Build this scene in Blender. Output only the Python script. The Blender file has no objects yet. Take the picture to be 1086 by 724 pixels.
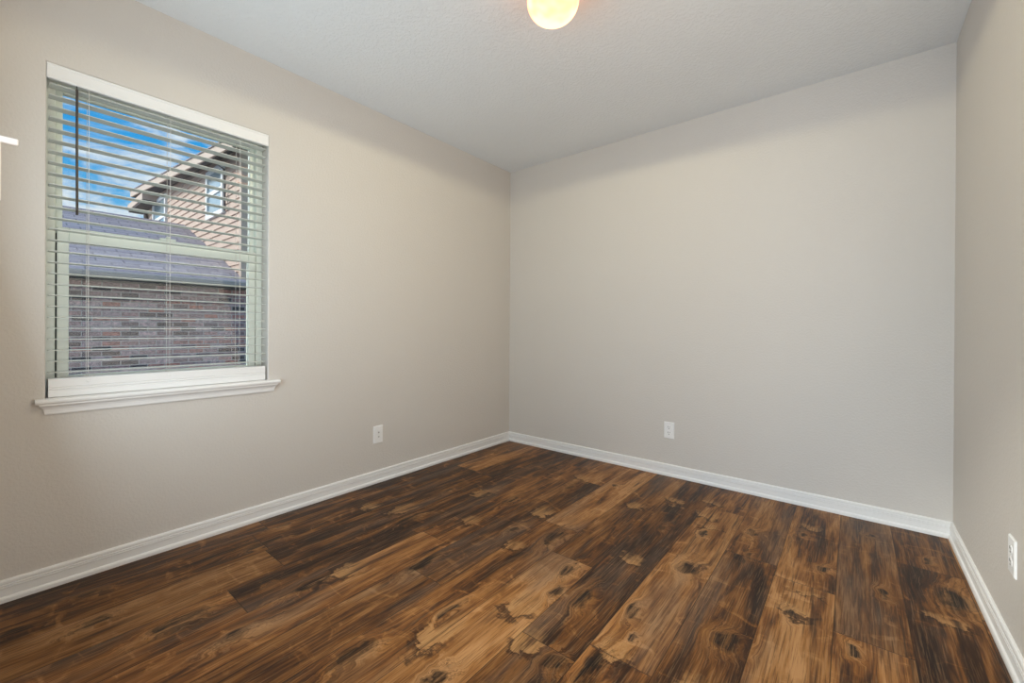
import bpy, bmesh, math, random
from mathutils import Matrix, Vector
random.seed(7)
sc = bpy.context.scene
COL = sc.collection

# ------------------------------------------------------------------ camera
F_PX = 447.52
cam = bpy.data.cameras.new('camera')
cam.sensor_width = 36.0
cam.lens = F_PX / 1086 * 36
cam.shift_y = -(362 - 348.88) / 1086
cam.clip_start = 0.01
camo = bpy.data.objects.new('camera', cam)
COL.objects.link(camo)
yaw, pit, rol = (math.radians(a) for a in (38.978, -0.1097, 0.3341))
fw = Vector((-math.sin(yaw) * math.cos(pit), math.cos(yaw) * math.cos(pit), math.sin(pit)))
rt = Vector((math.cos(yaw), math.sin(yaw), 0))
up = rt.cross(fw)
rt, up = math.cos(rol) * rt + math.sin(rol) * up, -math.sin(rol) * rt + math.cos(rol) * up
M = Matrix((rt, up, -fw)).transposed().to_4x4()
M.translation = Vector((2.4416, -2.9829, 1.0214))
camo.matrix_world = M
sc.camera = camo

# ------------------------------------------------------------------ exposure
sc.view_settings.view_transform = 'Standard'
sc.view_settings.look = 'None'
sc.view_settings.gamma = 1.0
sc.view_settings.use_curve_mapping = False
sc.view_settings.exposure = 0.0

# ------------------------------------------------------------------ light levels
SKY = 1.0            # strength of the sky
GLOW = 2.2           # bright hazy sky around the sun, outside the frame
GLOW_DIR = (-0.60, -0.60, 0.53)
SUN = 2.6
HALL = 60.0          # fill light added in the hall behind the camera, stands for daylight (W)
SIDE = 16.6          # fill light at a window added in the right wall, beside the camera (W)
FRONT = 16.8         # fill light at a window added in the wall behind the camera (W)
LAMP = 3.6          # glass of the ceiling lamp
BULB = 20.5          # light the ceiling lamp throws down (W)


# ------------------------------------------------------------------ node helpers
class NT:
    def __init__(self, tree):
        self.t = tree
        tree.nodes.clear()

    def n(self, typ, ins=None, **props):
        nd = self.t.nodes.new(typ)
        for k, v in props.items():
            setattr(nd, k, v)
        for k, v in (ins or {}).items():
            s = nd.inputs[k]
            if isinstance(v, bpy.types.NodeSocket):
                self.t.links.new(v, s)
            else:
                s.default_value = v
        return nd

    def math(self, op, a, b=0.0, c=0.0, clamp=False):
        nd = self.t.nodes.new('ShaderNodeMath')
        nd.operation = op
        nd.use_clamp = clamp
        for i, v in enumerate((a, b, c)):
            if isinstance(v, bpy.types.NodeSocket):
                self.t.links.new(v, nd.inputs[i])
            else:
                nd.inputs[i].default_value = v
        return nd.outputs[0]

    def vmath(self, op, a, b=(0, 0, 0), scale=None):
        nd = self.t.nodes.new('ShaderNodeVectorMath')
        nd.operation = op
        for i, v in enumerate((a, b)):
            if isinstance(v, bpy.types.NodeSocket):
                self.t.links.new(v, nd.inputs[i])
            else:
                nd.inputs[i].default_value = v
        if scale is not None:
            nd.inputs['Scale'].default_value = scale
        return nd.outputs['Value'] if op in ('LENGTH', 'DOT_PRODUCT', 'DISTANCE') else nd.outputs['Vector']

    def ramp(self, fac, stops, interp='LINEAR'):
        nd = self.t.nodes.new('ShaderNodeValToRGB')
        nd.color_ramp.interpolation = interp
        e = nd.color_ramp.elements
        while len(e) < len(stops):
            e.new(0.5)
        for i, (p, c) in enumerate(stops):
            e[i].position = p
            e[i].color = (*c, 1) if len(c) == 3 else c
        self.t.links.new(fac, nd.inputs[0])
        return nd.outputs[0]

    def maprange(self, v, a, b, c=0.0, d=1.0, smooth=True):
        nd = self.n('ShaderNodeMapRange', {0: v, 1: a, 2: b, 3: c, 4: d})
        if smooth:
            nd.interpolation_type = 'SMOOTHSTEP'
        return nd.outputs[0]

    def mix(self, fac, a, b, blend='MIX'):
        nd = self.t.nodes.new('ShaderNodeMix')
        nd.data_type = 'RGBA'
        nd.blend_type = blend
        for s, v in ((nd.inputs[0], fac), (nd.inputs[6], a), (nd.inputs[7], b)):
            if isinstance(v, bpy.types.NodeSocket):
                self.t.links.new(v, s)
            else:
                s.default_value = (*v, 1) if isinstance(v, tuple) and len(v) == 3 else v
        return nd.outputs[2]

    def noise(self, vec, scale, detail=3.0, rough=0.5, dist=0.0):
        return self.n('ShaderNodeTexNoise', {'Vector': vec, 'Scale': scale, 'Detail': detail,
                                             'Roughness': rough, 'Distortion': dist}).outputs[0]

    def mapping(self, vec, scale=(1, 1, 1), loc=(0, 0, 0), rot=(0, 0, 0)):
        return self.n('ShaderNodeMapping', {'Vector': vec, 'Scale': scale, 'Location': loc, 'Rotation': rot}).outputs[0]


def new_mat(name):
    m = bpy.data.materials.new(name)
    m.use_nodes = True
    t = NT(m.node_tree)
    out = t.n('ShaderNodeOutputMaterial')
    return m, t, out


def principled(t, out, color, rough=0.5, normal=None, metallic=0.0, spec=0.5):
    ins = {'Base Color': color if isinstance(color, bpy.types.NodeSocket) else (*color, 1),
           'Roughness': rough, 'Metallic': metallic, 'Specular IOR Level': spec}
    if normal is not None:
        ins['Normal'] = normal
    p = t.n('ShaderNodeBsdfPrincipled', ins)
    t.t.links.new(p.outputs[0], out.inputs[0])
    return p


def objco(t):
    return t.n('ShaderNodeTexCoord').outputs['Object']


def bump(t, h, strength, dist):
    return t.n('ShaderNodeBump', {'Height': h, 'Strength': strength, 'Distance': dist}).outputs[0]


def paint(name, color, rough=0.5, speck=0.0, metallic=0.0, spec=0.5):
    m, t, out = new_mat(name)
    co = objco(t)
    nz = t.noise(co, 35, 3)
    c = t.mix(t.math('MULTIPLY', nz, 0.12 + speck), color, tuple(v * 0.86 for v in color))
    principled(t, out, c, rough, bump(t, t.noise(co, 220, 2), 0.05, 0.001), metallic, spec)
    return m


def plaster(name, color, scale, strength, dist, lo=0.42, hi=0.62):
    m, t, out = new_mat(name)
    co = objco(t)
    a = t.noise(co, scale, 3, 0.5)
    b = t.noise(co, scale * 0.22, 2, 0.5)
    h = t.math('ADD', t.maprange(a, lo, hi), t.math('MULTIPLY', b, 0.6))
    c = t.mix(t.noise(co, 2.2, 2), color, tuple(v * 0.965 for v in color))
    principled(t, out, c, 0.62, bump(t, h, strength, dist), spec=0.30)
    return m


# ------------------------------------------------------------------ sky
w = bpy.data.worlds.new('sky')
sc.world = w
w.use_nodes = True
t = NT(w.node_tree)
wo = t.n('ShaderNodeOutputWorld')
d = t.n('ShaderNodeTexCoord').outputs['Generated']
sep = t.n('ShaderNodeSeparateXYZ', {0: d})
el = sep.outputs[2]
blue = t.ramp(el, [(0.0, (0.42, 0.66, 0.86)), (0.10, (0.20, 0.54, 0.86)), (0.30, (0.025, 0.35, 0.82)), (0.8, (0.03, 0.20, 0.62))])
cv = t.mapping(d, (1.0, 2.6, 7.5), rot=(math.radians(-24), 0, 0))
cl = t.noise(cv, 2.3, 7, 0.62, 0.5)
cm = t.maprange(cl, 0.42, 0.64)
skyc = t.mix(cm, blue, (0.80, 0.86, 0.95))
ndn = t.vmath('NORMALIZE', d)
gd = Vector(GLOW_DIR).normalized()
dot = t.vmath('DOT_PRODUCT', ndn, tuple(gd))
gl = t.maprange(dot, 0.76, 0.97)
addg = t.math('MULTIPLY_ADD', gl, GLOW, 1.0)
skyc = t.mix(gl, skyc, (0.95, 0.97, 1.0))
bg = t.n('ShaderNodeBackground', {'Color': skyc, 'Strength': t.math('MULTIPLY', addg, SKY)})
t.t.links.new(bg.outputs[0], wo.inputs[0])

sun = bpy.data.lights.new('sun', 'SUN')
sun.energy = SUN
sun.angle = math.radians(12)
sun.color = (1.0, 0.95, 0.88)
so = bpy.data.objects.new('sun', sun)
COL.objects.link(so)
so.rotation_euler = Vector((0.54, 0.70, -0.47)).to_track_quat('-Z', 'Y').to_euler()

# added fill light, just inside the added hall window
al = bpy.data.lights.new('hall_fill_light', 'AREA')
al.shape = 'RECTANGLE'
al.size, al.size_y = 1.2, 2.0
al.energy = HALL
al.color = (0.73, 0.85, 1.0)
ao = bpy.data.objects.new('hall_fill_light', al)
COL.objects.link(ao)
ao.location = (2.50, -4.72, 1.08)
ao.rotation_euler = (math.radians(90), 0, 0)

sl_ = bpy.data.lights.new('side_fill_light', 'AREA')  # warm fill light added just inside the unseen right-wall window
sl_.shape = 'RECTANGLE'
sl_.size, sl_.size_y = 1.5, 1.5
sl_.energy = SIDE
sl_.color = (1.0, 0.76, 0.56)
slo = bpy.data.objects.new('side_fill_light', sl_)
COL.objects.link(slo)
slo.location = (2.800, -2.05, 1.25)
slo.rotation_euler = (math.radians(90 + 28), 0, math.radians(90))

fl_ = bpy.data.lights.new('front_fill_light', 'AREA')  # cool fill light added in front of the unseen window behind the camera
fl_.shape = 'RECTANGLE'
fl_.size, fl_.size_y = 1.4, 1.45
fl_.energy = FRONT
fl_.color = (0.74, 0.88, 1.0)
flo = bpy.data.objects.new('front_fill_light', fl_)
COL.objects.link(flo)
flo.location = (1.0, -2.985, 1.28)
flo.rotation_euler = (math.radians(90 + 12), 0, 0)

# ------------------------------------------------------------------ materials
MAT = {}
MAT['wall'] = plaster('greige_wall_paint', (0.67, 0.635, 0.59), 95, 0.16, 0.003)
MAT['ceiling'] = plaster('ceiling_texture', (0.81, 0.84, 0.86), 62, 0.34, 0.004, 0.46, 0.58)
MAT['trim'] = paint('white_trim_paint', (0.86, 0.855, 0.84), 0.32)
MAT['vinyl'] = paint('pale_green_white_vinyl', (0.84, 0.90, 0.83), 0.35)
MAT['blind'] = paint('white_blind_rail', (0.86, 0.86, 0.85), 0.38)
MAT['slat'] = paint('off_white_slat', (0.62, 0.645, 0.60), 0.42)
MAT['plate'] = paint('white_plastic', (0.90, 0.90, 0.89), 0.30)
MAT['dark'] = paint('dark_slot', (0.02, 0.02, 0.02), 0.6)
MAT['wand'] = paint('dark_wand', (0.035, 0.028, 0.026), 0.35)
MAT['metal'] = paint('satin_metal', (0.78, 0.78, 0.77), 0.30, metallic=0.9)
MAT['cord'] = paint('white_cord', (0.72, 0.70, 0.66), 0.8)
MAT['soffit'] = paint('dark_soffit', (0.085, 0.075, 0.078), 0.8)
MAT['fascia'] = paint('tan_fascia', (0.55, 0.42, 0.34), 0.6)
MAT['gutter'] = paint('grey_gutter', (0.42, 0.40, 0.43), 0.5)
MAT['outer_white'] = paint('white_outer_frame', (0.82, 0.83, 0.85), 0.5)
MAT['spout'] = paint('brown_downspout', (0.10, 0.08, 0.08), 0.6)


def m_glass(name, tint=(0.97, 0.99, 0.97)):
    m, t, out = new_mat(name)
    tr = t.n('ShaderNodeBsdfTransparent', {'Color': (*tint, 1)})
    g = t.n('ShaderNodeBsdfGlossy', {'Color': (1, 1, 1, 1), 'Roughness': 0.02})
    fr = t.n('ShaderNodeFresnel', {'IOR': 1.35})
    mx = t.n('ShaderNodeMixShader', {0: fr.outputs[0], 1: tr.outputs[0], 2: g.outputs[0]})
    t.t.links.new(mx.outputs[0], out.inputs[0])
    return m


MAT['glass'] = m_glass('window_glass')


def m_house_glass():
    m, t, out = new_mat('house_window_glass')
    co = objco(t)
    c = t.mix(t.noise(co, 3, 3), (0.16, 0.24, 0.29), (0.36, 0.44, 0.47))
    principled(t, out, c, 0.12, spec=0.8)
    return m


MAT['house_glass'] = m_house_glass()


def m_lamp():
    m, t, out = new_mat('lit_frosted_glass')
    co = objco(t)
    nz = t.noise(co, 9, 2)
    c = t.mix(t.maprange(nz, 0.35, 0.65), (1.0, 0.31, 0.13), (1.0, 0.50, 0.25))
    em = t.n('ShaderNodeEmission', {'Color': c, 'Strength': LAMP})
    t.t.links.new(em.outputs[0], out.inputs[0])
    return m


MAT['lamp'] = m_lamp()


def m_brick():
    m, t, out = new_mat('brown_brick')
    co = objco(t)
    s = t.n('ShaderNodeSeparateXYZ', {0: co})
    v = t.n('ShaderNodeCombineXYZ', {0: s.outputs[1], 1: s.outputs[2], 2: 0.0}).outputs[0]
    br = t.n('ShaderNodeTexBrick', {'Vector': v, 'Color1': (0, 0, 0, 1), 'Color2': (1, 1, 1, 1), 'Mortar': (0.5, 0.5, 0.5, 1),
                                    'Scale': 1.0, 'Mortar Size': 0.007, 'Mortar Smooth': 0.3, 'Bias': 0.0,
                                    'Brick Width': 0.205, 'Row Height': 0.072})
    rnd = br.outputs['Color']
    col = t.ramp(rnd, [(0.0, (0.030, 0.032, 0.042)), (0.17, (0.055, 0.052, 0.065)), (0.22, (0.21, 0.15, 0.155)),
                       (0.45, (0.30, 0.205, 0.195)), (0.60, (0.34, 0.135, 0.105)), (0.72, (0.24, 0.18, 0.19)), (0.9, (0.40, 0.31, 0.30)), (1.0, (0.33, 0.25, 0.25))])
    nz = t.noise(co, 38, 4, 0.65)
    col = t.mix(t.maprange(nz, 0.50, 0.75, 0.0, 0.35), col, (0.36, 0.31, 0.31))
    col = t.mix(1.0, col, t.ramp(t.noise(co, 24, 3, 0.6), [(0.32, (0.72, 0.69, 0.80)), (0.68, (1.95, 1.75, 1.90))]), 'MULTIPLY')
    col = t.mix(br.outputs['Fac'], col, (0.47, 0.43, 0.44))
    principled(t, out, col, 0.85, bump(t, t.math('SUBTRACT', t.math('MULTIPLY', nz, 0.5), br.outputs['Fac']), 0.6, 0.006))
    return m


MAT['brick'] = m_brick()


def m_siding():
    m, t, out = new_mat('tan_lap_siding')
    co = objco(t)
    c = t.mix(t.noise(t.mapping(co, (1.5, 1.5, 9)), 3, 3), (0.60, 0.44, 0.36), (0.52, 0.38, 0.31))
    principled(t, out, c, 0.7)
    return m


MAT['siding'] = m_siding()


def m_shingle():
    m, t, out = new_mat('grey_shingles')
    co = objco(t)
    s = t.n('ShaderNodeSeparateXYZ', {0: co})
    v = t.n('ShaderNodeCombineXYZ', {0: s.outputs[1], 1: s.outputs[0], 2: 0.0}).outputs[0]
    br = t.n('ShaderNodeTexBrick', {'Vector': v, 'Color1': (0.26, 0.24, 0.29, 1), 'Color2': (0.40, 0.37, 0.42, 1),
                                    'Mortar': (0.13, 0.12, 0.14, 1), 'Scale': 1.0, 'Mortar Size': 0.010,
                                    'Brick Width': 0.30, 'Row Height': 0.14})
    nz = t.noise(co, 60, 3, 0.7)
    c = t.mix(t.maprange(nz, 0.3, 0.75, 0.0, 0.5), br.outputs[0], (0.44, 0.41, 0.46))
    principled(t, out, c, 0.9, bump(t, nz, 0.5, 0.01))
    return m


MAT['shingle'] = m_shingle()


def m_lawn():
    m, t, out = new_mat('side_yard_lawn')
    co = objco(t)
    c = t.mix(t.noise(co, 9, 6, 0.7), (0.07, 0.11, 0.04), (0.17, 0.19, 0.08))
    principled(t, out, c, 0.9, bump(t, t.noise(co, 80, 3), 0.8, 0.02))
    return m


MAT['lawn'] = m_lawn()

# knots and dark figures of the boards: x, y, half width, half length, strength
KNOTS = [(2.124, -1.469, .045, .050, 1.0), (1.301, -1.232, .050, .105, .85), (.859, -1.035, .030, .090, .8), (.606, -1.583, .035, .085, .85),
         (1.509, -1.440, .030, .070, .9), (1.494, -2.152, .030, .035, 1.0), (1.736, -1.894, .040, .045, .8), (1.553, -1.609, .025, .040, .9),
         (1.231, -2.275, .040, .100, .75), (1.646, -1.562, .035, .075, .9), (1.898, -1.10, .055, .060, .9), (1.826, -1.518, .022, .055, .85),
         (1.836, -1.858, .040, .110, .9), (1.878, -1.639, .018, .028, .8), (2.058, -.579, .035, .045, .9), (2.081, -.812, .028, .060, .5),
         (2.533, -.794, .020, .040, .95), (2.741, -.675, .060, .095, .95), (2.347, -.739, .030, .040, .75), (2.502, -.224, .030, .028, .7),
         (.410, -2.760, .028, .055, .9), (.187, -2.743, .030, .060, .8), (.628, -2.569, .035, .095, .9), (.266, -2.937, .020, .075, 1.0),
         (.281, -2.171, .028, .120, .8), (.770, -2.178, .030, .090, .9), (.993, -1.791, .035, .110, .85), (.164, -2.034, .022, .060, .7),
         (1.858, -.733, .030, .032, .8), (2.27, -1.18, .030, .050, .6), (2.70, -.36, .030, .050, .6), (1.10, -1.30, .022, .060, .8),
         (1.02, -.62, .030, .060, .7), (.48, -1.18, .030, .070, .6), (1.24, -.42, .030, .050, .6), (2.245, -.42, .028, .045, .5),
         (1.31, -1.93, .020, .080, .8), (.86, -2.47, .030, .090, .8), (1.68, -.80, .028, .060, .7), (2.44, -1.25, .030, .060, .6)]
# light tan figures with a dark edge: x, y, half width, half length
FLECKS = [(1.82, -.49, .065, .060), (1.80, -.30, .055, .045), (1.87, -.63, .060, .030), (1.62, -.40, .050, .035), (1.66, -.49, .055, .014),
          (1.62, -1.86, .055, .080), (1.50, -1.72, .060, .090), (1.36, -2.0, .060, .130), (2.30, -.99, .070, .018), (2.29, -1.12, .055, .060),
          (1.10, -1.02, .060, .085), (.87, -1.35, .055, .070), (.66, -1.05, .050, .080), (.47, -1.50, .050, .110), (2.70, -.86, .060, .030),
          (1.20, -1.42, .050, .050), (2.10, -1.72, .050, .060), (1.68, -1.18, .050, .050), (.80, -2.02, .050, .080), (1.86, -1.72, .050, .060),
          (.30, -1.60, .050, .070), (1.00, -.40, .060, .060), (2.28, -.30, .045, .05), (1.47, -.62, .050, .06)]


def m_floor():
    m, t, out = new_mat('rustic_hickory_boards')
    co = objco(t)
    plank = t.n('ShaderNodeAttribute', attribute_name='plank').outputs['Color']
    ps = t.n('ShaderNodeSeparateColor', {0: plank})
    pr, pg, pb = ps.outputs[0], ps.outputs[1], ps.outputs[2]
    off = t.n('ShaderNodeCombineXYZ', {0: t.math('MULTIPLY', pr, 7.0), 1: t.math('MULTIPLY', pg, 31.0), 2: t.math('MULTIPLY', pb, 13.0)}).outputs[0]
    warp = t.noise(co, 9, 2)
    wv = t.n('ShaderNodeCombineXYZ', {0: t.math('MULTIPLY_ADD', warp, 0.07, -0.035), 1: t.math('MULTIPLY_ADD', t.noise(co, 17, 3, 0.6), 0.16, -0.08), 2: 0.0}).outputs[0]
    flat = t.vmath('MULTIPLY', co, (1, 1, 0))
    q = t.vmath('ADD', flat, wv)
    # nearest knot (as a distance in knot radii) and nearest tan figure
    # (each step waits for the one before it, so few values are held at a time)
    def local(prev, x, y, rx, ry):
        c = t.n('ShaderNodeVectorMath', {0: prev, 1: (1e-7, 1e-7, 0), 2: (-x / rx, -y / ry, 0)}, operation='MULTIPLY_ADD').outputs[0]
        return t.n('ShaderNodeVectorMath', {0: q, 1: (1 / rx, 1 / ry, 0), 2: c}, operation='MULTIPLY_ADD').outputs[0]
    kd = t.math('ADD', warp, 20.0)
    for (x, y, rx, ry, s) in KNOTS:
        e = t.vmath('LENGTH', local(kd, x, y, rx * s, ry * s))
        kd = t.n('ShaderNodeMath', {0: kd, 1: e, 2: 0.4}, operation='SMOOTH_MIN').outputs[0]
    fz = t.math('MULTIPLY_ADD', t.noise(t.mapping(co, (14, 22, 1)), 1.0, 4, 0.65, 0.8), 1.8, -0.9)
    fm = t.math('MULTIPLY', kd, 0.0001)
    fe = t.math('MULTIPLY', kd, 0.0001)
    for (x, y, rx, ry) in FLECKS:
        dv = local(fe, x, y, rx, ry)
        e = t.math('ADD', t.vmath('LENGTH', dv), fz)
        vy = t.n('ShaderNodeSeparateXYZ', {0: dv}).outputs[1]
        m1 = t.math('MULTIPLY', t.maprange(e, 1.05, 0.80), t.maprange(vy, -0.7, 1.1, 1.0, 0.0))
        m2 = t.math('MULTIPLY', t.math('MULTIPLY', t.maprange(e, 1.45, 1.10), t.maprange(e, 0.88, 1.05)), t.maprange(vy, -0.1, -0.7))
        fm = t.math('MAXIMUM', fm, m1)
        fe = t.math('MAXIMUM', fe, t.math('MULTIPLY_ADD', fm, 1e-7, m2))
    knot = t.maprange(kd, 1.25, 0.55)
    halo = t.maprange(kd, 2.4, 0.7)
    # grain: bends round the knots
    gx = t.math('MULTIPLY', halo, 0.030)
    bend = t.n('ShaderNodeCombineXYZ', {0: gx, 1: 0.0, 2: 0.0}).outputs[0]
    gco = t.vmath('ADD', t.vmath('ADD', flat, bend), off)
    broad = t.noise(t.mapping(gco, (9, 1.3, 1)), 1.0, 4, 0.6, 0.6)
    mid = t.noise(t.mapping(gco, (30, 3.0, 1)), 1.0, 5, 0.65, 0.9)
    fine = t.noise(t.mapping(gco, (260, 7, 1)), 1.0, 3, 0.6, 0.3)
    cross = t.noise(t.mapping(gco, (7, 13, 1)), 1.0, 4, 0.6, 1.2)
    f = t.math('ADD', t.math('MULTIPLY', broad, 0.50), t.math('MULTIPLY', mid, 0.50))
    f = t.math('ADD', f, t.math('MULTIPLY_ADD', pb, 0.15, -0.075))
    f = t.math('ADD', f, t.math('MULTIPLY', t.maprange(cross, 0.55, 0.75), 0.13))
    f = t.math('ADD', f, t.math('MULTIPLY', halo, 0.085))
    col = t.ramp(f, [(0.36, (0.020, 0.010, 0.007)), (0.43, (0.065, 0.028, 0.013)), (0.50, (0.195, 0.077, 0.022)),
                     (0.57, (0.315, 0.140, 0.043)), (0.66, (0.450, 0.230, 0.092))])
    tone = t.math('MULTIPLY_ADD', pg, 0.50, 0.72)
    col = t.vmath('MULTIPLY', col, t.n('ShaderNodeCombineXYZ', {0: tone, 1: tone, 2: tone}).outputs[0])
    # greyed boards
    grey = t.maprange(t.noise(t.mapping(gco, (6, 1.1, 1), (3, 9, 2)), 1.0, 3, 0.5), 0.50, 0.68, 0.0, 0.50)
    col = t.mix(grey, col, t.mix(f, (0.050, 0.036, 0.030), (0.22, 0.155, 0.11)))
    # tan figures
    col = t.mix(t.math('MULTIPLY', fm, t.maprange(mid, 0.34, 0.56, 0.15, 0.80)), col, (0.46, 0.25, 0.10))
    col = t.mix(t.math('MULTIPLY', fe, 0.80), col, (0.026, 0.012, 0.008))
    # knots: dark hearts with rings
    rings = t.math('SINE', t.math('MULTIPLY_ADD', kd, 17.0, t.math('MULTIPLY', mid, 6.0)))
    ringm = t.math('MULTIPLY', t.math('MULTIPLY', halo, 0.38), t.maprange(rings, 0.2, 1.0))
    col = t.mix(ringm, col, (0.045, 0.020, 0.012))
    km = t.math('MULTIPLY', knot, t.maprange(mid, 0.60, 0.42, 0.45, 1.0))
    col = t.mix(km, col, (0.010, 0.007, 0.006))
    # long dark mineral streaks and fine pores
    st = t.noise(t.mapping(gco, (17, 0.9, 1), (5, 2, 7)), 1.0, 4, 0.6, 1.4)
    col = t.mix(t.maprange(st, 0.57, 0.70, 0.0, 0.85), col, (0.028, 0.016, 0.012))
    col = t.mix(t.maprange(fine, 0.50, 0.64, 0.0, 0.55), col, (0.040, 0.020, 0.012))
    col = t.mix(t.maprange(fine, 0.48, 0.34, 0.0, 0.22), col, (0.46, 0.28, 0.14))
    # seams between boards
    e1 = t.n('ShaderNodeUVMap', uv_map='edge_low').outputs[0]
    e2 = t.n('ShaderNodeUVMap', uv_map='edge_high').outputs[0]
    s1 = t.n('ShaderNodeSeparateXYZ', {0: e1})
    s2 = t.n('ShaderNodeSeparateXYZ', {0: e2})
    du = t.math('MINIMUM', s1.outputs[0], s2.outputs[0])
    dv = t.math('MINIMUM', s1.outputs[1], s2.outputs[1])
    dm = t.math('MINIMUM', du, dv)
    seam = t.maprange(dm, 0.0022, 0.0007)
    col = t.mix(t.math('MULTIPLY', seam, 0.75), col, (0.018, 0.010, 0.007))
    h = t.math('SUBTRACT', t.math('ADD', t.math('MULTIPLY', fine, 0.25), t.math('MULTIPLY', mid, 0.35)), seam)
    rg = t.math('MULTIPLY_ADD', mid, 0.16, 0.30)
    principled(t, out, col, rg, bump(t, h, 0.30, 0.0015), spec=0.13)
    return m


MAT['floor'] = m_floor()


# ------------------------------------------------------------------ mesh helpers
def box(bm, a, b):
    v = [bm.verts.new((x, y, z)) for x in (a[0], b[0]) for y in (a[1], b[1]) for z in (a[2], b[2])]
    for f in ((0, 1, 3, 2), (4, 6, 7, 5), (0, 4, 5, 1), (2, 3, 7, 6), (0, 2, 6, 4), (1, 5, 7, 3)):
        bm.faces.new([v[i] for i in f])
    return v


def bbox(a, b, bev=0.0, seg=2):
    bm = bmesh.new()
    box(bm, a, b)
    if bev:
        bmesh.ops.bevel(bm, geom=list(bm.edges), offset=bev, segments=seg, affect='EDGES', profile=0.5)
    return bm


def prism(profile, A, B, axis_u, axis_v, shrinkA=None, shrinkB=None):
    """profile (u,v) swept from A to B; ends may be mitred: shift along sweep = shrink(u,v)."""
    bm = bmesh.new()
    A, B, U, V = Vector(A), Vector(B), Vector(axis_u), Vector(axis_v)
    dr = (B - A).normalized()
    ra = [bm.verts.new(A + U * u + V * v + dr * (shrinkA(u, v) if shrinkA else 0)) for u, v in profile]
    rb = [bm.verts.new(B + U * u + V * v - dr * (shrinkB(u, v) if shrinkB else 0)) for u, v in profile]
    n = len(profile)
    for i in range(n):
        j = (i + 1) % n
        bm.faces.new((ra[i], ra[j], rb[j], rb[i]))
    bm.faces.new(ra[::-1])
    bm.faces.new(rb)
    bmesh.ops.recalc_face_normals(bm, faces=bm.faces)
    return bm


def tube(bm, pts, r, seg=8):
    rings = []
    pts = [Vector(p) for p in pts]
    for i, p in enumerate(pts):
        dr = (pts[min(i + 1, len(pts) - 1)] - pts[max(i - 1, 0)]).normalized()
        a = dr.orthogonal().normalized()
        b = dr.cross(a)
        rings.append([bm.verts.new(p + r * (math.cos(k * 2 * math.pi / seg) * a + math.sin(k * 2 * math.pi / seg) * b)) for k in range(seg)])
    for i in range(len(rings) - 1):
        for k in range(seg):
            bm.faces.new((rings[i][k], rings[i][(k + 1) % seg], rings[i + 1][(k + 1) % seg], rings[i + 1][k]))
    bm.faces.new(rings[0][::-1])
    bm.faces.new(rings[-1])
    bmesh.ops.recalc_face_normals(bm, faces=bm.faces)


def lathe(profile, c, axis='Z', seg=48):
    """profile list of (radius, height) along axis, centre c."""
    bm = bmesh.new()
    rings = []
    for r, h in profile:
        if r < 1e-6:
            rings.append([bm.verts.new((0, 0, h))])
        else:
            rings.append([bm.verts.new((r * math.cos(2 * math.pi * k / seg), r * math.sin(2 * math.pi * k / seg), h)) for k in range(seg)])
    for a, b in zip(rings, rings[1:]):
        for k in range(seg):
            k2 = (k + 1) % seg
            f = [a[k % len(a)], a[k2 % len(a)], b[k2 % len(b)], b[k % len(b)]]
            u = []
            for v in f:
                if v not in u:
                    u.append(v)
            if len(u) > 2:
                bm.faces.new(u)
    bmesh.ops.recalc_face_normals(bm, faces=bm.faces)
    rot = {'Z': Matrix.Identity(4), 'X': Matrix.Rotation(math.pi / 2, 4, 'Y'), '-X': Matrix.Rotation(-math.pi / 2, 4, 'Y'),
           '-Y': Matrix.Rotation(math.pi / 2, 4, 'X')}[axis]
    bm.transform(Matrix.Translation(Vector(c)) @ rot)
    return bm


def merge(*bms):
    out = bmesh.new()
    for b in bms:
        me = bpy.data.meshes.new('tmp')
        b.to_mesh(me)
        out.from_mesh(me)
        bpy.data.meshes.remove(me)
        b.free()
    return out


WORLD = {}


def obj(name, bm, mat, parent=None, smooth=False, origin=None):
    """one mesh object; the bmesh is in world coordinates."""
    base = Vector(origin) if origin is not None else (WORLD[parent.name] if parent else Vector())
    if origin is None and parent is None:
        base = Vector()
    bm.transform(Matrix.Translation(-base))
    me = bpy.data.meshes.new(name)
    bm.to_mesh(me)
    bm.free()
    if smooth:
        for p in me.polygons:
            p.use_smooth = True
    me.materials.append(mat)
    o = bpy.data.objects.new(name, me)
    COL.objects.link(o)
    pb = WORLD[parent.name] if parent else Vector()
    o.location = base - pb
    if parent:
        o.parent = parent
    WORLD[o.name] = base
    return o


def empty(name, loc):
    o = bpy.data.objects.new(name, None)
    COL.objects.link(o)
    o.empty_display_size = 0.05
    o.location = loc
    WORLD[o.name] = Vector(loc)
    return o


def tag(o, label=None, cat=None, group=None, kind=None):
    for k, v in (('label', label), ('category', cat), ('group', group), ('kind', kind)):
        if v:
            o[k] = v
    return o


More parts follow.
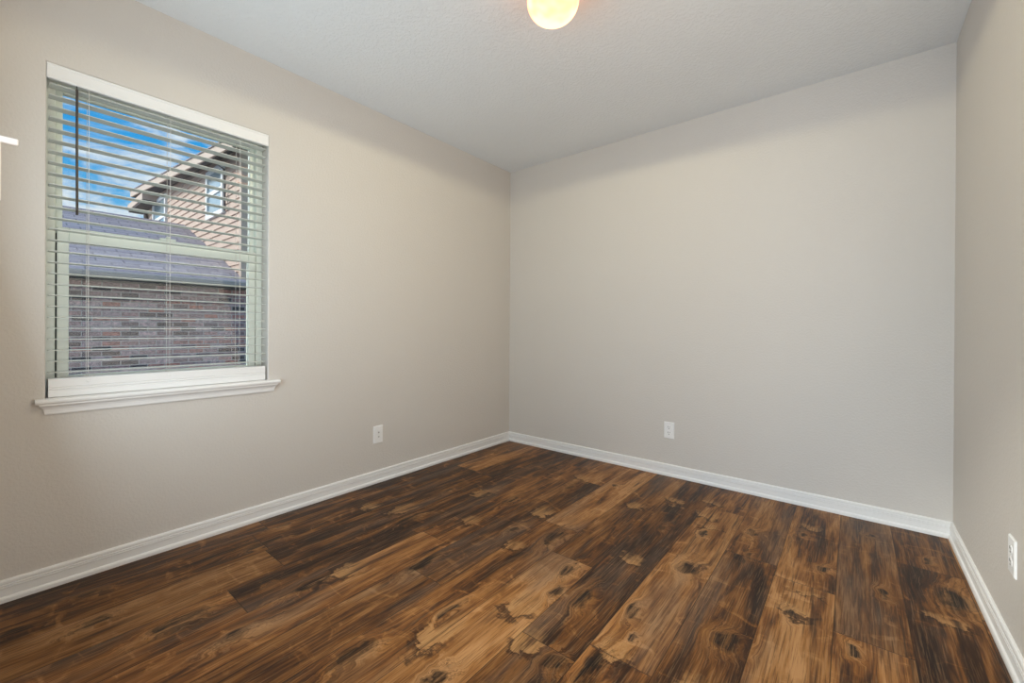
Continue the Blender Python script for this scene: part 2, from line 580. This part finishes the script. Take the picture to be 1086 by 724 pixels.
def wall_hole(axis, face, back, u0, u1, z0, z1, holes, bev=0.0):
    """wall normal to axis ('x' or 'y') between planes face and back; rectangular holes (ua,ub,za,zb)."""
    us = sorted({u0, u1, *[h[0] for h in holes], *[h[1] for h in holes]})
    zs = sorted({z0, z1, *[h[2] for h in holes], *[h[3] for h in holes]})
    bm = bmesh.new()
    P = (lambda d, u, z: (d, u, z)) if axis == 'x' else (lambda d, u, z: (u, d, z))
    cache = {}

    def V(d, u, z):
        k = (round(d, 5), round(u, 5), round(z, 5))
        if k not in cache:
            cache[k] = bm.verts.new(P(d, u, z))
        return cache[k]
    solid = {}
    for i in range(len(us) - 1):
        for j in range(len(zs) - 1):
            cu, cz = (us[i] + us[i + 1]) / 2, (zs[j] + zs[j + 1]) / 2
            solid[i, j] = not any(h[0] < cu < h[1] and h[2] < cz < h[3] for h in holes)
    for (i, j), s in solid.items():
        if not s:
            continue
        a, b, c, e = us[i], us[i + 1], zs[j], zs[j + 1]
        for d in (face, back):
            bm.faces.new((V(d, a, c), V(d, b, c), V(d, b, e), V(d, a, e)))
        for di, dj, q in ((-1, 0, ((a, c), (a, e))), (1, 0, ((b, c), (b, e))), (0, -1, ((a, c), (b, c))), (0, 1, ((a, e), (b, e)))):
            if not solid.get((i + di, j + dj), False):
                (ua, za), (ub, zb) = q
                bm.faces.new((V(face, ua, za), V(face, ub, zb), V(back, ub, zb), V(back, ua, za)))
    bmesh.ops.recalc_face_normals(bm, faces=bm.faces)
    if bev:
        ed = []
        for e in bm.edges:
            c1, c2 = e.verts[0].co, e.verts[1].co
            k = 0 if axis == 'x' else 1
            if abs(c1[k] - face) < 1e-5 and abs(c2[k] - face) < 1e-5 and len(e.link_faces) == 2 and \
                    abs(e.link_faces[0].normal.dot(e.link_faces[1].normal)) < 0.1:
                u = 1 if axis == 'x' else 0
                if all(u0 + 1e-4 < c[u] < u1 - 1e-4 and z0 + 1e-4 < c[2] < z1 - 1e-4 for c in (c1, c2)):
                    ed.append(e)
        bmesh.ops.bevel(bm, geom=ed, offset=bev, segments=4, affect='EDGES', profile=0.5)
    return bm


# ------------------------------------------------------------------ room shell
H, W, YF = 2.44, 2.828, -3.0
WY0, WY1, WZ0, WZ1 = -2.848, -2.047, 0.715, 2.049       # window opening in the left wall
DX0, DX1, DZ = 2.08, 2.78, 2.04                          # doorway in the front wall

tag(obj('wall_left', wall_hole('x', 0, -0.16, -3.15, 0.15, -0.1, 2.6, [(WY0, WY1, WZ0, WZ1)], 0.006), MAT['wall'],), kind='structure')
tag(obj('wall_back', wall_hole('y', 0, 0.15, 0, W, -0.1, 2.6, []), MAT['wall']), kind='structure')
tag(obj('wall_right', wall_hole('x', W, W + 0.12, -3.0, 0.15, -0.1, 2.6, [(-2.82, -1.28, 0.48, 2.03)]), MAT['wall']), kind='structure')
tag(obj('wall_front', wall_hole('y', YF, YF - 0.12, 0, W + 0.12, -0.1, 2.6, [(DX0, DX1, -0.1, DZ), (0.27, 1.73, 0.52, 2.04)]), MAT['wall']), kind='structure')
bm = bbox((0, -3.0, H), (W, 0, H + 0.16))
tag(obj('ceiling', bm, MAT['ceiling']), kind='structure')

# floor: boards as faces of one mesh
PW = 0.2035
JOINT = {0: -2.175, 2: -2.403, 3: -1.616, 4: -1.855, 5: -1.125, 6: -1.36, 7: -1.853, 8: -0.385, 10: -0.93, 12: -0.465}
bm = bmesh.new()
l1 = bm.loops.layers.uv.new('edge_low')
l2 = bm.loops.layers.uv.new('edge_high')
planks = []
x_seam0 = 1.987 - 9 * PW
for r in range(-1, 14):
    xa, xb = x_seam0 + r * PW, x_seam0 + (r + 1) * PW
    if xb <= 0 or xa >= W:
        continue
    j = JOINT.get(r, None)
    if j is None:
        j = -0.3 - random.random() * 1.3
    L = 1.375
    y = j - 4 * L
    while y < 0:
        y2 = y + L
        ya, yb = max(y, -3.12), min(y2, 0.0)
        if yb > ya + 1e-4:
            cx0, cx1 = max(xa, 0), min(xb, W)
            vs = [bm.verts.new((px, py, 0)) for px, py in ((cx0, ya), (cx1, ya), (cx1, yb), (cx0, yb))]
            f = bm.faces.new(vs)
            for lp in f.loops:
                px, py = lp.vert.co.x, lp.vert.co.y
                lp[l1].uv = (px - xa, py - y)
                lp[l2].uv = (xb - px, y2 - py)
            planks.append((random.random(), random.random(), random.random(), 1))
        y = y2
top = list(bm.faces)
o_floor = tag(obj('floor', bm, MAT['floor']), kind='structure')
at = o_floor.data.attributes.new('plank', 'FLOAT_COLOR', 'FACE')
for i, c in enumerate(planks):
    at.data[i].color = c
bm = bbox((0, -3.12, -0.1), (W, 0, -0.004))
tag(obj('floor_slab', bm, MAT['trim']), kind='structure')

# baseboards: fluted top, flat face, small shoe at the bottom
BB = [(0, 0), (0.019, 0), (0.019, 0.012), (0.0165, 0.018), (0.0115, 0.0215), (0.0105, 0.048), (0.0125, 0.0495), (0.0125, 0.0535),
      (0.0095, 0.0545), (0.0095, 0.0565), (0.012, 0.0575), (0.012, 0.0615), (0.0085, 0.0625), (0.0085, 0.0645), (0.0105, 0.066), (0.0105, 0.0735),
      (0.0085, 0.078), (0.004, 0.0805), (0, 0.0805)]
mit = lambda u, v: u
tag(obj('baseboard_left', prism(BB, (0, YF, 0), (0, 0, 0), (1, 0, 0), (0, 0, 1), None, mit), MAT['trim']), kind='structure')
tag(obj('baseboard_back', prism(BB, (0, 0, 0), (W, 0, 0), (0, -1, 0), (0, 0, 1), mit, mit), MAT['trim']), kind='structure')
tag(obj('baseboard_right', prism(BB, (W, 0, 0), (W, YF, 0), (-1, 0, 0), (0, 0, 1), mit, None), MAT['trim']), kind='structure')
tag(obj('baseboard_front', prism(BB, (0.02, YF, 0), (DX0 - 0.061, YF, 0), (0, 1, 0), (0, 0, 1)), MAT['trim']), kind='structure')

# ------------------------------------------------------------------ window
win = tag(empty('window_1', (-0.08, (WY0 + WY1) / 2, WZ0)), kind='structure')


def rect_frame(x0, x1, ya, yb, za, zb, wl, wr, wb, wt, bev=0.003):
    parts = [bbox((x0, ya, za), (x1, ya + wl, zb), bev), bbox((x0, yb - wr, za), (x1, yb, zb), bev),
             bbox((x0, ya + wl, za), (x1, yb - wr, za + wb), bev), bbox((x0, ya + wl, zb - wt), (x1, yb - wr, zb), bev)]
    return merge(*parts)


obj('window_frame', rect_frame(-0.150, -0.082, WY0, WY1, WZ0, WZ1, 0.030, 0.030, 0.045, 0.045), MAT['vinyl'], win)
us = obj('upper_sash', rect_frame(-0.140, -0.112, WY0 + 0.030, WY1 - 0.030, 1.385, WZ1 - 0.045, 0.022, 0.022, 0.036, 0.020), MAT['vinyl'], win)
obj('glass_pane', bbox((-0.129, WY0 + 0.050, 1.42), (-0.125, WY1 - 0.050, WZ1 - 0.063)), MAT['glass'], us)
ls = obj('lower_sash', rect_frame(-0.108, -0.076, WY0 + 0.0345, WY1 - 0.0345, 0.762, 1.425, 0.034, 0.034, 0.055, 0.058), MAT['vinyl'], win)
obj('glass_pane', bbox((-0.095, WY0 + 0.066, 0.815), (-0.091, WY1 - 0.066, 1.369)), MAT['glass'], ls)
lk = merge(bbox((-0.100, -2.485, 1.425), (-0.080, -2.425, 1.436), 0.003), bbox((-0.096, -2.462, 1.436), (-0.066, -2.448, 1.444), 0.003))
obj('sash_lock', lk, MAT['vinyl'], win)
# dark strips standing for the shade in the track gap beside the lower sash
tr = merge(bbox((-0.105, WY0 + 0.0302, 0.765), (-0.090, WY0 + 0.0343, 1.40)), bbox((-0.105, WY1 - 0.0343, 0.765), (-0.090, WY1 - 0.0302, 1.40)))
obj('track_gap_shade', tr, MAT['dark'], win)

# sill board (stool) and its moulded apron with returned ends
sb = [(-0.082, 0.0), (0.024, 0.0), (0.029, 0.006), (0.030, 0.012), (0.027, 0.019), (0.020, 0.022), (-0.082, 0.022)]
st1 = prism([(u, v) for u, v in sb], (0, WY0 + 0.001, WZ0 + 0.001), (0, WY1 - 0.001, WZ0 + 0.001), (1, 0, 0), (0, 0, 1))
hz = [(0.0005, 0.0), (0.024, 0.0), (0.029, 0.006), (0.030, 0.012), (0.027, 0.019), (0.020, 0.022), (0.0005, 0.022)]
st2 = prism(hz, (0, -2.876, WZ0 + 0.001), (0, WY0 + 0.001, WZ0 + 0.001), (1, 0, 0), (0, 0, 1))
st3 = prism(hz, (0, WY1 - 0.001, WZ0 + 0.001), (0, -1.992, WZ0 + 0.001), (1, 0, 0), (0, 0, 1))
obj('window_sill', merge(st1, st2, st3), MAT['trim'], win)
ap = [(0.0005, -0.042), (0.007, -0.042), (0.0095, -0.037), (0.0095, -0.032), (0.011, -0.022), (0.015, -0.013), (0.021, -0.008), (0.024, -0.004), (0.024, 0.0), (0.0005, 0.0)]
sh = lambda u, v: 0.024 - max(min(u, 0.024), 0.0) if u > 0.001 else 0.0 if v > -0.001 else 0.017
obj('sill_apron', prism(ap, (0, -2.866, WZ0 + 0.001), (0, -2.003, WZ0 + 0.001), (1, 0, 0), (0, 0, 1), sh, sh), MAT['trim'], win)

# ------------------------------------------------------------------ window blind
BY0, BY1 = -2.8405, -2.0570
bl = tag(empty('window_blind', (-0.03, (BY0 + BY1) / 2, 2.04)),
         'white horizontal slat blind with open slats hanging in the window', 'blind')
va = [(-0.010, 1.989), (-0.002, 1.989), (0.0015, 1.993), (0.0015, 1.998), (-0.0005, 2.001), (-0.0005, 2.036), (0.0025, 2.040), (0.0025, 2.0465), (-0.010, 2.0465)]
obj('valance', prism(va, (0, BY0 - 0.0068, 0), (0, BY1 + 0.0085, 0), (1, 0, 0), (0, 0, 1)), MAT['blind'], bl)
obj('headrail', bbox((-0.062, BY0, 2.002), (-0.014, BY1, 2.044), 0.003), MAT['blind'], bl)
# slats: one mesh, shared
pr = []
N = 10
SX0, SX1 = -0.058, -0.008
for i in range(N + 1):
    u = i / N
    pr.append((SX0 + (SX1 - SX0) * u, 0.0012 * (1 - (2 * u - 1) ** 2) + 0.0026 - 0.0012))
prof = [(x, z) for x, z in pr] + [(x, z - 0.0027) for x, z in reversed(pr)]
z_top, pitch = 1.9720, 0.0437
first = None
k = 0
z = z_top
while z > 0.826:
    if first is None:
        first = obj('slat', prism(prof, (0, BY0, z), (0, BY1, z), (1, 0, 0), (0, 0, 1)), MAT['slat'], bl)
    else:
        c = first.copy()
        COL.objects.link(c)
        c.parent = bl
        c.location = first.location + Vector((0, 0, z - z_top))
    z_last = z
    z -= pitch
    k += 1
rail = [(-0.060, 0.7390), (-0.007, 0.7390), (-0.005, 0.741), (-0.005, 0.763), (-0.0075, 0.765), (-0.0075, 0.767), (-0.005, 0.769), (-0.005, 0.775), (-0.0075, 0.777), (-0.005, 0.779), (-0.005, 0.808), (-0.008, 0.812), (-0.058, 0.812), (-0.061, 0.808), (-0.061, 0.741)]
rl = obj('bottom_rail', prism(rail, (0, BY0, 0), (0, BY1, 0), (1, 0, 0), (0, 0, 1)), MAT['blind'], bl)
for y in (-2.730, -2.464, -2.180):
    bm = bmesh.new()
    for x in (-0.0625, -0.0045):
        tube(bm, [(x, y, 2.0), (x, y, 1.4), (x, y, 0.813)], 0.0010, 5)
    for q in range(k):
        zz = z_top - q * pitch - 0.0006
        tube(bm, [(-0.0625, y + 0.003, zz), (-0.0045, y + 0.003, zz)], 0.0005, 4)
    tube(bm, [(-0.0045, y + 0.004, 0.814), (-0.0030, y + 0.012, 0.817), (-0.0035, y + 0.020, 0.815)], 0.0012, 5)
    tube(bm, [(-0.0045, y - 0.002, 0.814), (-0.0030, y - 0.012, 0.8165), (-0.0035, y - 0.018, 0.815)], 0.0012, 5)
    obj('ladder_cord', bm, MAT['cord'], bl)
    obj('cord_button', lathe([(0.0, 0.0018), (0.004, 0.0016), (0.0055, 0.0)], (-0.005, y, 0.796), 'X', 16), MAT['plate'], rl)
# tilt wand, hung from a small hook under the valance
bm = bmesh.new()
tube(bm, [(0.0035, -2.7655, 1.972), (0.0035, -2.7650, 1.72), (0.0035, -2.7640, 1.468)], 0.0043, 6)
wd = obj('tilt_wand', bm, MAT['wand'], bl)
wd['label'] = 'dark tilt wand'
bm = bmesh.new()
tube(bm, [(-0.016, -2.7655, 2.004), (-0.004, -2.7655, 1.984), (0.0035, -2.7655, 1.978), (0.0035, -2.7655, 1.968)], 0.0016, 6)
obj('hook', bm, MAT['wand'], wd)


# ------------------------------------------------------------------ wall plates
def wall_xf(bm, origin, n):
    """local frame: x to the right along the wall seen from the room, y up, z out of the wall."""
    nz = Vector(n)
    ry = Vector((0, 0, 1))
    rx = ry.cross(nz)
    m = Matrix((rx, ry, nz)).transposed().to_4x4()
    m.translation = Vector(origin)
    bm.transform(m)
    return bm


def plate_bm(w=0.070, h=0.114, d=0.0055):
    bm = bmesh.new()
    v = []
    for (sx, sy, z) in ((1, 1, 0.0), (0.999, 0.999, d * 0.45), (0.90, 0.94, d)):
        ring = []
        for (a, b) in ((-1, -1), (1, -1), (1, 1), (-1, 1)):
            ring.append(bm.verts.new((a * sx * w / 2, b * sy * h / 2, z + 0.0003)))
        v.append(ring)
    for a, b in zip(v, v[1:]):
        for k in range(4):
            bm.faces.new((a[k], a[(k + 1) % 4], b[(k + 1) % 4], b[k]))
    bm.faces.new(v[-1])
    bm.faces.new(v[0][::-1])
    return bm


def disc(r, z, c, seg=20, sy=1.0, dz=0.002):
    bm = lathe([(0.0001, z + dz), (r * 0.94, z + dz), (r, z + dz * 0.6), (r, z), (0.0001, z)], (0, 0, 0), 'Z', seg)
    for v in bm.verts:
        v.co.y *= sy
        v.co.x += c[0]
        v.co.y += c[1]
    return bm


def duplex(name, origin, n, label):
    t = tag(empty(name, origin), label, 'outlet')
    pl = obj('cover_plate', wall_xf(plate_bm(), origin, n), MAT['plate'], t)
    for s in (1, -1):
        cy = s * 0.0195
        rc = obj('receptacle', wall_xf(disc(0.0165, 0.0052, (0, cy), 24, 0.86), origin, n), MAT['plate'], t)
        sl = merge(bbox((-0.0076, cy + 0.0002, 0.0070), (-0.0052, cy + 0.0092, 0.0077)), bbox((0.0054, cy + 0.001, 0.0070), (0.0074, cy + 0.0084, 0.0077)))
        obj('slot', wall_xf(sl, origin, n), MAT['dark'], rc)
        obj('ground_hole', wall_xf(disc(0.0027, 0.0068, (0, cy - 0.0075), 14, 1.0, 0.0009), origin, n), MAT['dark'], rc)
    obj('screw', wall_xf(disc(0.0030, 0.0052, (0, 0), 14, 1, 0.0011), origin, n), MAT['plate'], t)
    return t


duplex('wall_outlet', (1.446, 0, 0.3175), (0, -1, 0), 'white duplex outlet on the back wall above its white baseboard')
duplex('wall_outlet', (W, -1.006, 0.331), (-1, 0, 0), 'white outlet plate low on the right wall at the picture edge')
og = (0, -1.369, 0.316)
jk = tag(empty('cable_wall_plate', og), 'white wall plate with two small round jacks on the window wall', 'wall plate')
obj('cover_plate', wall_xf(plate_bm(), og, (1, 0, 0)), MAT['plate'], jk)
for cy in (0.0135, -0.0145):
    j = obj('jack', wall_xf(disc(0.0070, 0.0052, (0, cy), 6, 1.0, 0.0025), og, (1, 0, 0)), MAT['metal'], jk)
    obj('socket', wall_xf(disc(0.0042, 0.0076, (0, cy), 16, 1.0, 0.004), og, (1, 0, 0)), MAT['metal'], j)
    obj('socket_hole', wall_xf(disc(0.0030, 0.0114, (0, cy), 12, 1.0, 0.0006), og, (1, 0, 0)), MAT['dark'], j)
for cy in (0.042, -0.042):
    obj('screw', wall_xf(disc(0.0028, 0.0052, (0, cy), 12, 1, 0.001), og, (1, 0, 0)), MAT['plate'], jk)

# ------------------------------------------------------------------ ceiling lamp
LX, LY = 1.488, -1.553
lamp = tag(empty('ceiling_lamp', (LX, LY, H)), 'small lit round ceiling lamp with warm frosted glass bowl', 'ceiling lamp')
obj('mounting_pan', lathe([(0.0001, 0.0), (0.075, 0.0), (0.078, -0.004), (0.078, -0.016), (0.070, -0.022), (0.0001, -0.022)], (LX, LY, H - 0.0003)), MAT['trim'], lamp, True)
gp = []
for i in range(25):
    a = math.radians(-90 + 158 * i / 24)
    gp.append((max(0.104 * math.cos(a), 0.0001), -0.098 + 0.080 * math.sin(a)))
obj('glass_bowl', lathe(gp, (LX, LY, H)), MAT['lamp'], lamp, True)
bu = bpy.data.lights.new('lamp_bulb', 'SPOT')
bu.energy = BULB
bu.spot_size = math.radians(180)
bu.spot_blend = 0.08
bu.shadow_soft_size = 0.0
bu.color = (1.0, 0.90, 0.60)
buo = bpy.data.objects.new('lamp_bulb', bu)
COL.objects.link(buo)
buo.location = (LX, LY, H - 0.185)

# ------------------------------------------------------------------ doorway at the camera and the hall behind it
door = tag(empty('door_1', (DX0, YF, 0)), kind='structure')
obj('door_casing', merge(bbox((DX0 - 0.060, YF + 0.0003, 0), (DX0 - 0.004, YF + 0.0165, DZ + 0.056), 0.003), bbox((DX0 - 0.004, YF + 0.0003, DZ + 0.004), (DX1 + 0.030, YF + 0.0165, DZ + 0.056), 0.003)), MAT['trim'], door)
obj('door_jamb', merge(bbox((DX0, YF - 0.12, 0.0), (DX0 + 0.016, YF + 0.0165, DZ), 0.002), bbox((DX1 - 0.016, YF - 0.12, 0.0), (DX1, YF, DZ), 0.002), bbox((DX0 + 0.016, YF - 0.12, DZ - 0.016), (DX1 - 0.016, YF, DZ), 0.002)), MAT['trim'], door)
stp = merge(bbox((DX0 + 0.014, YF - 0.020, 1.0863), (DX0 + 0.0178, YF + 0.0203, 1.1178), 0.0006), bbox((DX0 + 0.014, YF - 0.020, 1.1178), (DX0 + 0.0178, YF + 0.0195, 1.1533), 0.0006),
            bbox((DX0 + 0.0145, YF + 0.0165, 1.1163), (DX0 + 0.0178, YF + 0.0262, 1.1198), 0.0006))
o = obj('strike_plate', stp, MAT['trim'], door)
o['label'] = 'white latch strike plate with projecting lip'

hx0, hx1, hy = 1.85, 3.5, -4.8
tag(obj('wall_hall_left', bbox((hx0 - 0.1, hy, -0.1), (hx0, YF - 0.12, 2.6)), MAT['wall']), kind='structure')
tag(obj('wall_hall_right', bbox((hx1, hy, -0.1), (hx1 + 0.1, YF - 0.12, 2.6)), MAT['wall']), kind='structure')
tag(obj('wall_hall_back', wall_hole('y', hy, hy - 0.12, hx0 - 0.1, hx1 + 0.1, -0.1, 2.6, [(1.93, 3.13, 0.05, 2.15)]), MAT['wall']), kind='structure')
tag(obj('wall_hall_front', bbox((W + 0.12, YF - 0.12, -0.1), (hx1 + 0.1, YF - 0.02, 2.6)), MAT['wall']), kind='structure')
tag(obj('ceiling_hall', bbox((hx0, hy, H), (hx1, YF - 0.12, H + 0.1)), MAT['ceiling']), kind='structure')
tag(obj('floor_hall', bbox((hx0, hy, -0.1), (hx1, YF - 0.12, -0.001)), MAT['floor']), kind='structure')
w2 = tag(empty('window_2_added', (2.53, hy, 0.05)), kind='structure')  # unseen hall window, added to go with the hall fill light
bm = merge(bbox((1.93, hy - 0.09, 0.05), (1.97, hy - 0.05, 2.15)), bbox((3.09, hy - 0.09, 0.05), (3.13, hy - 0.05, 2.15)), bbox((1.97, hy - 0.09, 0.05), (3.09, hy - 0.05, 0.09)),
           bbox((1.97, hy - 0.09, 2.11), (3.09, hy - 0.05, 2.15)), bbox((2.51, hy - 0.09, 0.09), (2.55, hy - 0.05, 2.11)))
f2 = obj('window_frame', bm, MAT['vinyl'], w2)
obj('glass_pane', bbox((1.97, hy - 0.072, 0.09), (3.09, hy - 0.068, 2.11)), MAT['glass'], w2)

w3 = tag(empty('window_3_added', (W + 0.08, -2.05, 0.48)), kind='structure')  # window added out of view for the side fill light
f3 = obj('window_frame', merge(rect_frame(W + 0.05, W + 0.11, -2.82, -1.28, 0.48, 2.03, 0.05, 0.05, 0.05, 0.05), bbox((W + 0.055, -2.77, 1.235), (W + 0.105, -1.33, 1.285))), MAT['vinyl'], w3)
obj('glass_pane', bbox((W + 0.078, -2.77, 0.53), (W + 0.082, -1.33, 1.98)), MAT['glass'], w3)

w4 = tag(empty('window_4_added', (1.0, YF - 0.1, 0.52)), kind='structure')  # window added behind the camera for the front fill light
f4 = obj('window_frame', merge(bbox((0.27, YF - 0.115, 0.52), (0.32, YF - 0.06, 2.04), 0.003), bbox((1.68, YF - 0.115, 0.52), (1.73, YF - 0.06, 2.04), 0.003),
                              bbox((0.32, YF - 0.115, 0.52), (1.68, YF - 0.06, 0.57), 0.003), bbox((0.32, YF - 0.115, 1.99), (1.68, YF - 0.06, 2.04), 0.003),
                              bbox((0.32, YF - 0.11, 1.255), (1.68, YF - 0.065, 1.305), 0.003)), MAT['vinyl'], w4)
obj('glass_pane', bbox((0.32, YF - 0.09, 0.57), (1.68, YF - 0.086, 1.99)), MAT['glass'], w4)

# ------------------------------------------------------------------ outside: side yard and the neighbouring house
tag(obj('ground', bbox((-30, -25, -1.3), (-0.17, 25, -1.0)), MAT['lawn']), kind='structure')
YW = -0.23
hs = tag(empty('house', (-6.0, YW, -1.0)), 'neighbouring house with low brick wing and taller tan sided part outside the window', 'house')
obj('brick_wall', bbox((-14.0, -11.0, -1.0), (-6.0, 3.0, 1.66)), MAT['brick'], hs)
# roof of the brick wing: eave towards us, ridge along y, stops at the taller wall
e0, r0 = (-5.56, 1.775), (-9.3, 3.315)
rp = [e0, r0, (-13.2, 1.70), (-13.2, 1.62), (-9.3, 3.23), (-5.56, 1.69)]
obj('shingle_roof', prism([(x, z) for x, z in rp], (0, -11.3, 0), (0, YW - 0.002, 0), (1, 0, 0), (0, 0, 1)), MAT['shingle'], hs)
gt = [(-5.57, 1.770), (-5.50, 1.776), (-5.46, 1.770), (-5.462, 1.745), (-5.475, 1.735), (-5.48, 1.715), (-5.51, 1.690), (-5.57, 1.690)]
obj('gutter', prism(gt, (0, -11.3, 0), (0, YW - 0.002, 0), (1, 0, 0), (0, 0, 1)), MAT['gutter'], hs)
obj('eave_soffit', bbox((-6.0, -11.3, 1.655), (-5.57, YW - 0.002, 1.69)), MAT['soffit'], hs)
# lap siding of the taller part
bm = bmesh.new()
lap = 0.13
zt = lambda x: 4.53 - 0.057 * (x + 12.6)
x0, x1 = -13.05, -5.80
prof = []
z = -1.0
while z < 4.95:
    prof += [(-0.022, z), (-0.002, z + lap)]
    z += lap
prof = [(0.10, -1.0)] + prof + [(0.10, prof[-1][1])]
sw = prism(prof, (x0, YW, 0), (x1, YW, 0), (0, 1, 0), (0, 0, 1))
bmesh.ops.bisect_plane(sw, geom=list(sw.verts) + list(sw.edges) + list(sw.faces), plane_co=(-12.6, 0, 4.53), plane_no=(0.057, 0, 1), clear_outer=True)
bmesh.ops.bisect_plane(sw, geom=list(sw.verts) + list(sw.edges) + list(sw.faces), plane_co=(0, 0, 1.70), plane_no=(0, 0, -1), clear_outer=True)
obj('siding_wall', sw, MAT['siding'], hs)
bm.free()
obj('side_wall', bbox((x0, YW + 0.101, 1.661), (x1, 6.0, 4.1)), MAT['siding'], hs)
obj('corner_board', bbox((-5.89, YW - 0.032, 1.75), (-5.79, YW + 0.10, 4.1), 0.004), MAT['fascia'], hs)
# eave of the taller part: sloping fascia, dark soffit, roof slab above
YE = -0.58
ez = lambda x: 4.71 - 0.088 * (x + 13.0)
xa, xb = -13.0, -4.9


def slab(pts_y0, y0, pts_y1, y1):
    bm = bmesh.new()
    a = [bm.verts.new((x, y0, z)) for x, z in pts_y0]
    b = [bm.verts.new((x, y1, z)) for x, z in pts_y1]
    n = len(a)
    for i in range(n):
        bm.faces.new((a[i], a[(i + 1) % n], b[(i + 1) % n], b[i]))
    bm.faces.new(a[::-1])
    bm.faces.new(b)
    bmesh.ops.recalc_face_normals(bm, faces=bm.faces)
    return bm


q = [(xa, ez(xa) - 0.15), (xb, ez(xb) - 0.15), (xb, ez(xb)), (xa, ez(xa))]
obj('fascia', slab(q, YE, q, YE + 0.03), MAT['fascia'], hs)
q0 = [(xa, ez(xa) - 0.15), (xb, ez(xb) - 0.15), (xb, ez(xb) - 0.12), (xa, ez(xa) - 0.12)]
q1 = [(xa, zt(xa) - 0.01), (xb, zt(xb) - 0.01), (xb, zt(xb) + 0.03), (xa, zt(xa) + 0.03)]
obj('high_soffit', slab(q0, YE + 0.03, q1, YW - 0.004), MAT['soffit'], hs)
q0 = [(xa - 0.02, ez(xa) + 0.001), (xb, ez(xb) + 0.001), (xb, ez(xb) + 0.022), (xa - 0.02, ez(xa) + 0.022)]
q1 = [(x, z + 1.6) for x, z in q0]
obj('high_roof', slab(q0, YE - 0.02, q1, 6.0), MAT['shingle'], hs)
rt_ = obj('eave_return', bbox((-13.35, YE, 4.24), (-11.55, YW - 0.03, 4.40)), MAT['fascia'], hs)
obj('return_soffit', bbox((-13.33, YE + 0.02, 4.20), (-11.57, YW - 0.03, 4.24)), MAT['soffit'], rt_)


def house_window(xl, xr, zb, ztp):
    f = merge(bbox((xl, YW - 0.06, zb), (xl + 0.09, YW + 0.0, ztp)), bbox((xr - 0.09, YW - 0.06, zb), (xr, YW + 0.0, ztp)),
              bbox((xl + 0.09, YW - 0.06, zb), (xr - 0.09, YW, zb + 0.08)), bbox((xl + 0.09, YW - 0.06, ztp - 0.08), (xr - 0.09, YW, ztp)),
              bbox((xl + 0.09, YW - 0.055, (zb + ztp) / 2 - 0.04), (xr - 0.09, YW, (zb + ztp) / 2 + 0.04)))
    f = obj('window', f, MAT['outer_white'], hs)
    obj('pane', bbox((xl + 0.08, YW - 0.035, zb + 0.06), (xr - 0.08, YW - 0.022, ztp - 0.06)), MAT['house_glass'], f)


house_window(-7.64, -6.66, 3.14, 4.08)
house_window(-12.05, -10.75, 3.25, 4.30)
bm = bmesh.new()
tube(bm, [(-6.53, YE + 0.06, 4.02), (-6.53, YW - 0.07, 3.90), (-6.53, YW - 0.06, 3.6), (-6.53, YW - 0.06, 3.15)], 0.018, 8)
obj('downspout', bm, MAT['spout'], hs)
bm = bmesh.new()
tube(bm, [(-12.75, YW - 0.07, 4.35), (-12.75, YW - 0.06, 3.9), (-12.75, YW - 0.06, 3.0)], 0.05, 8)
obj('downspout', bm, MAT['spout'], hs)
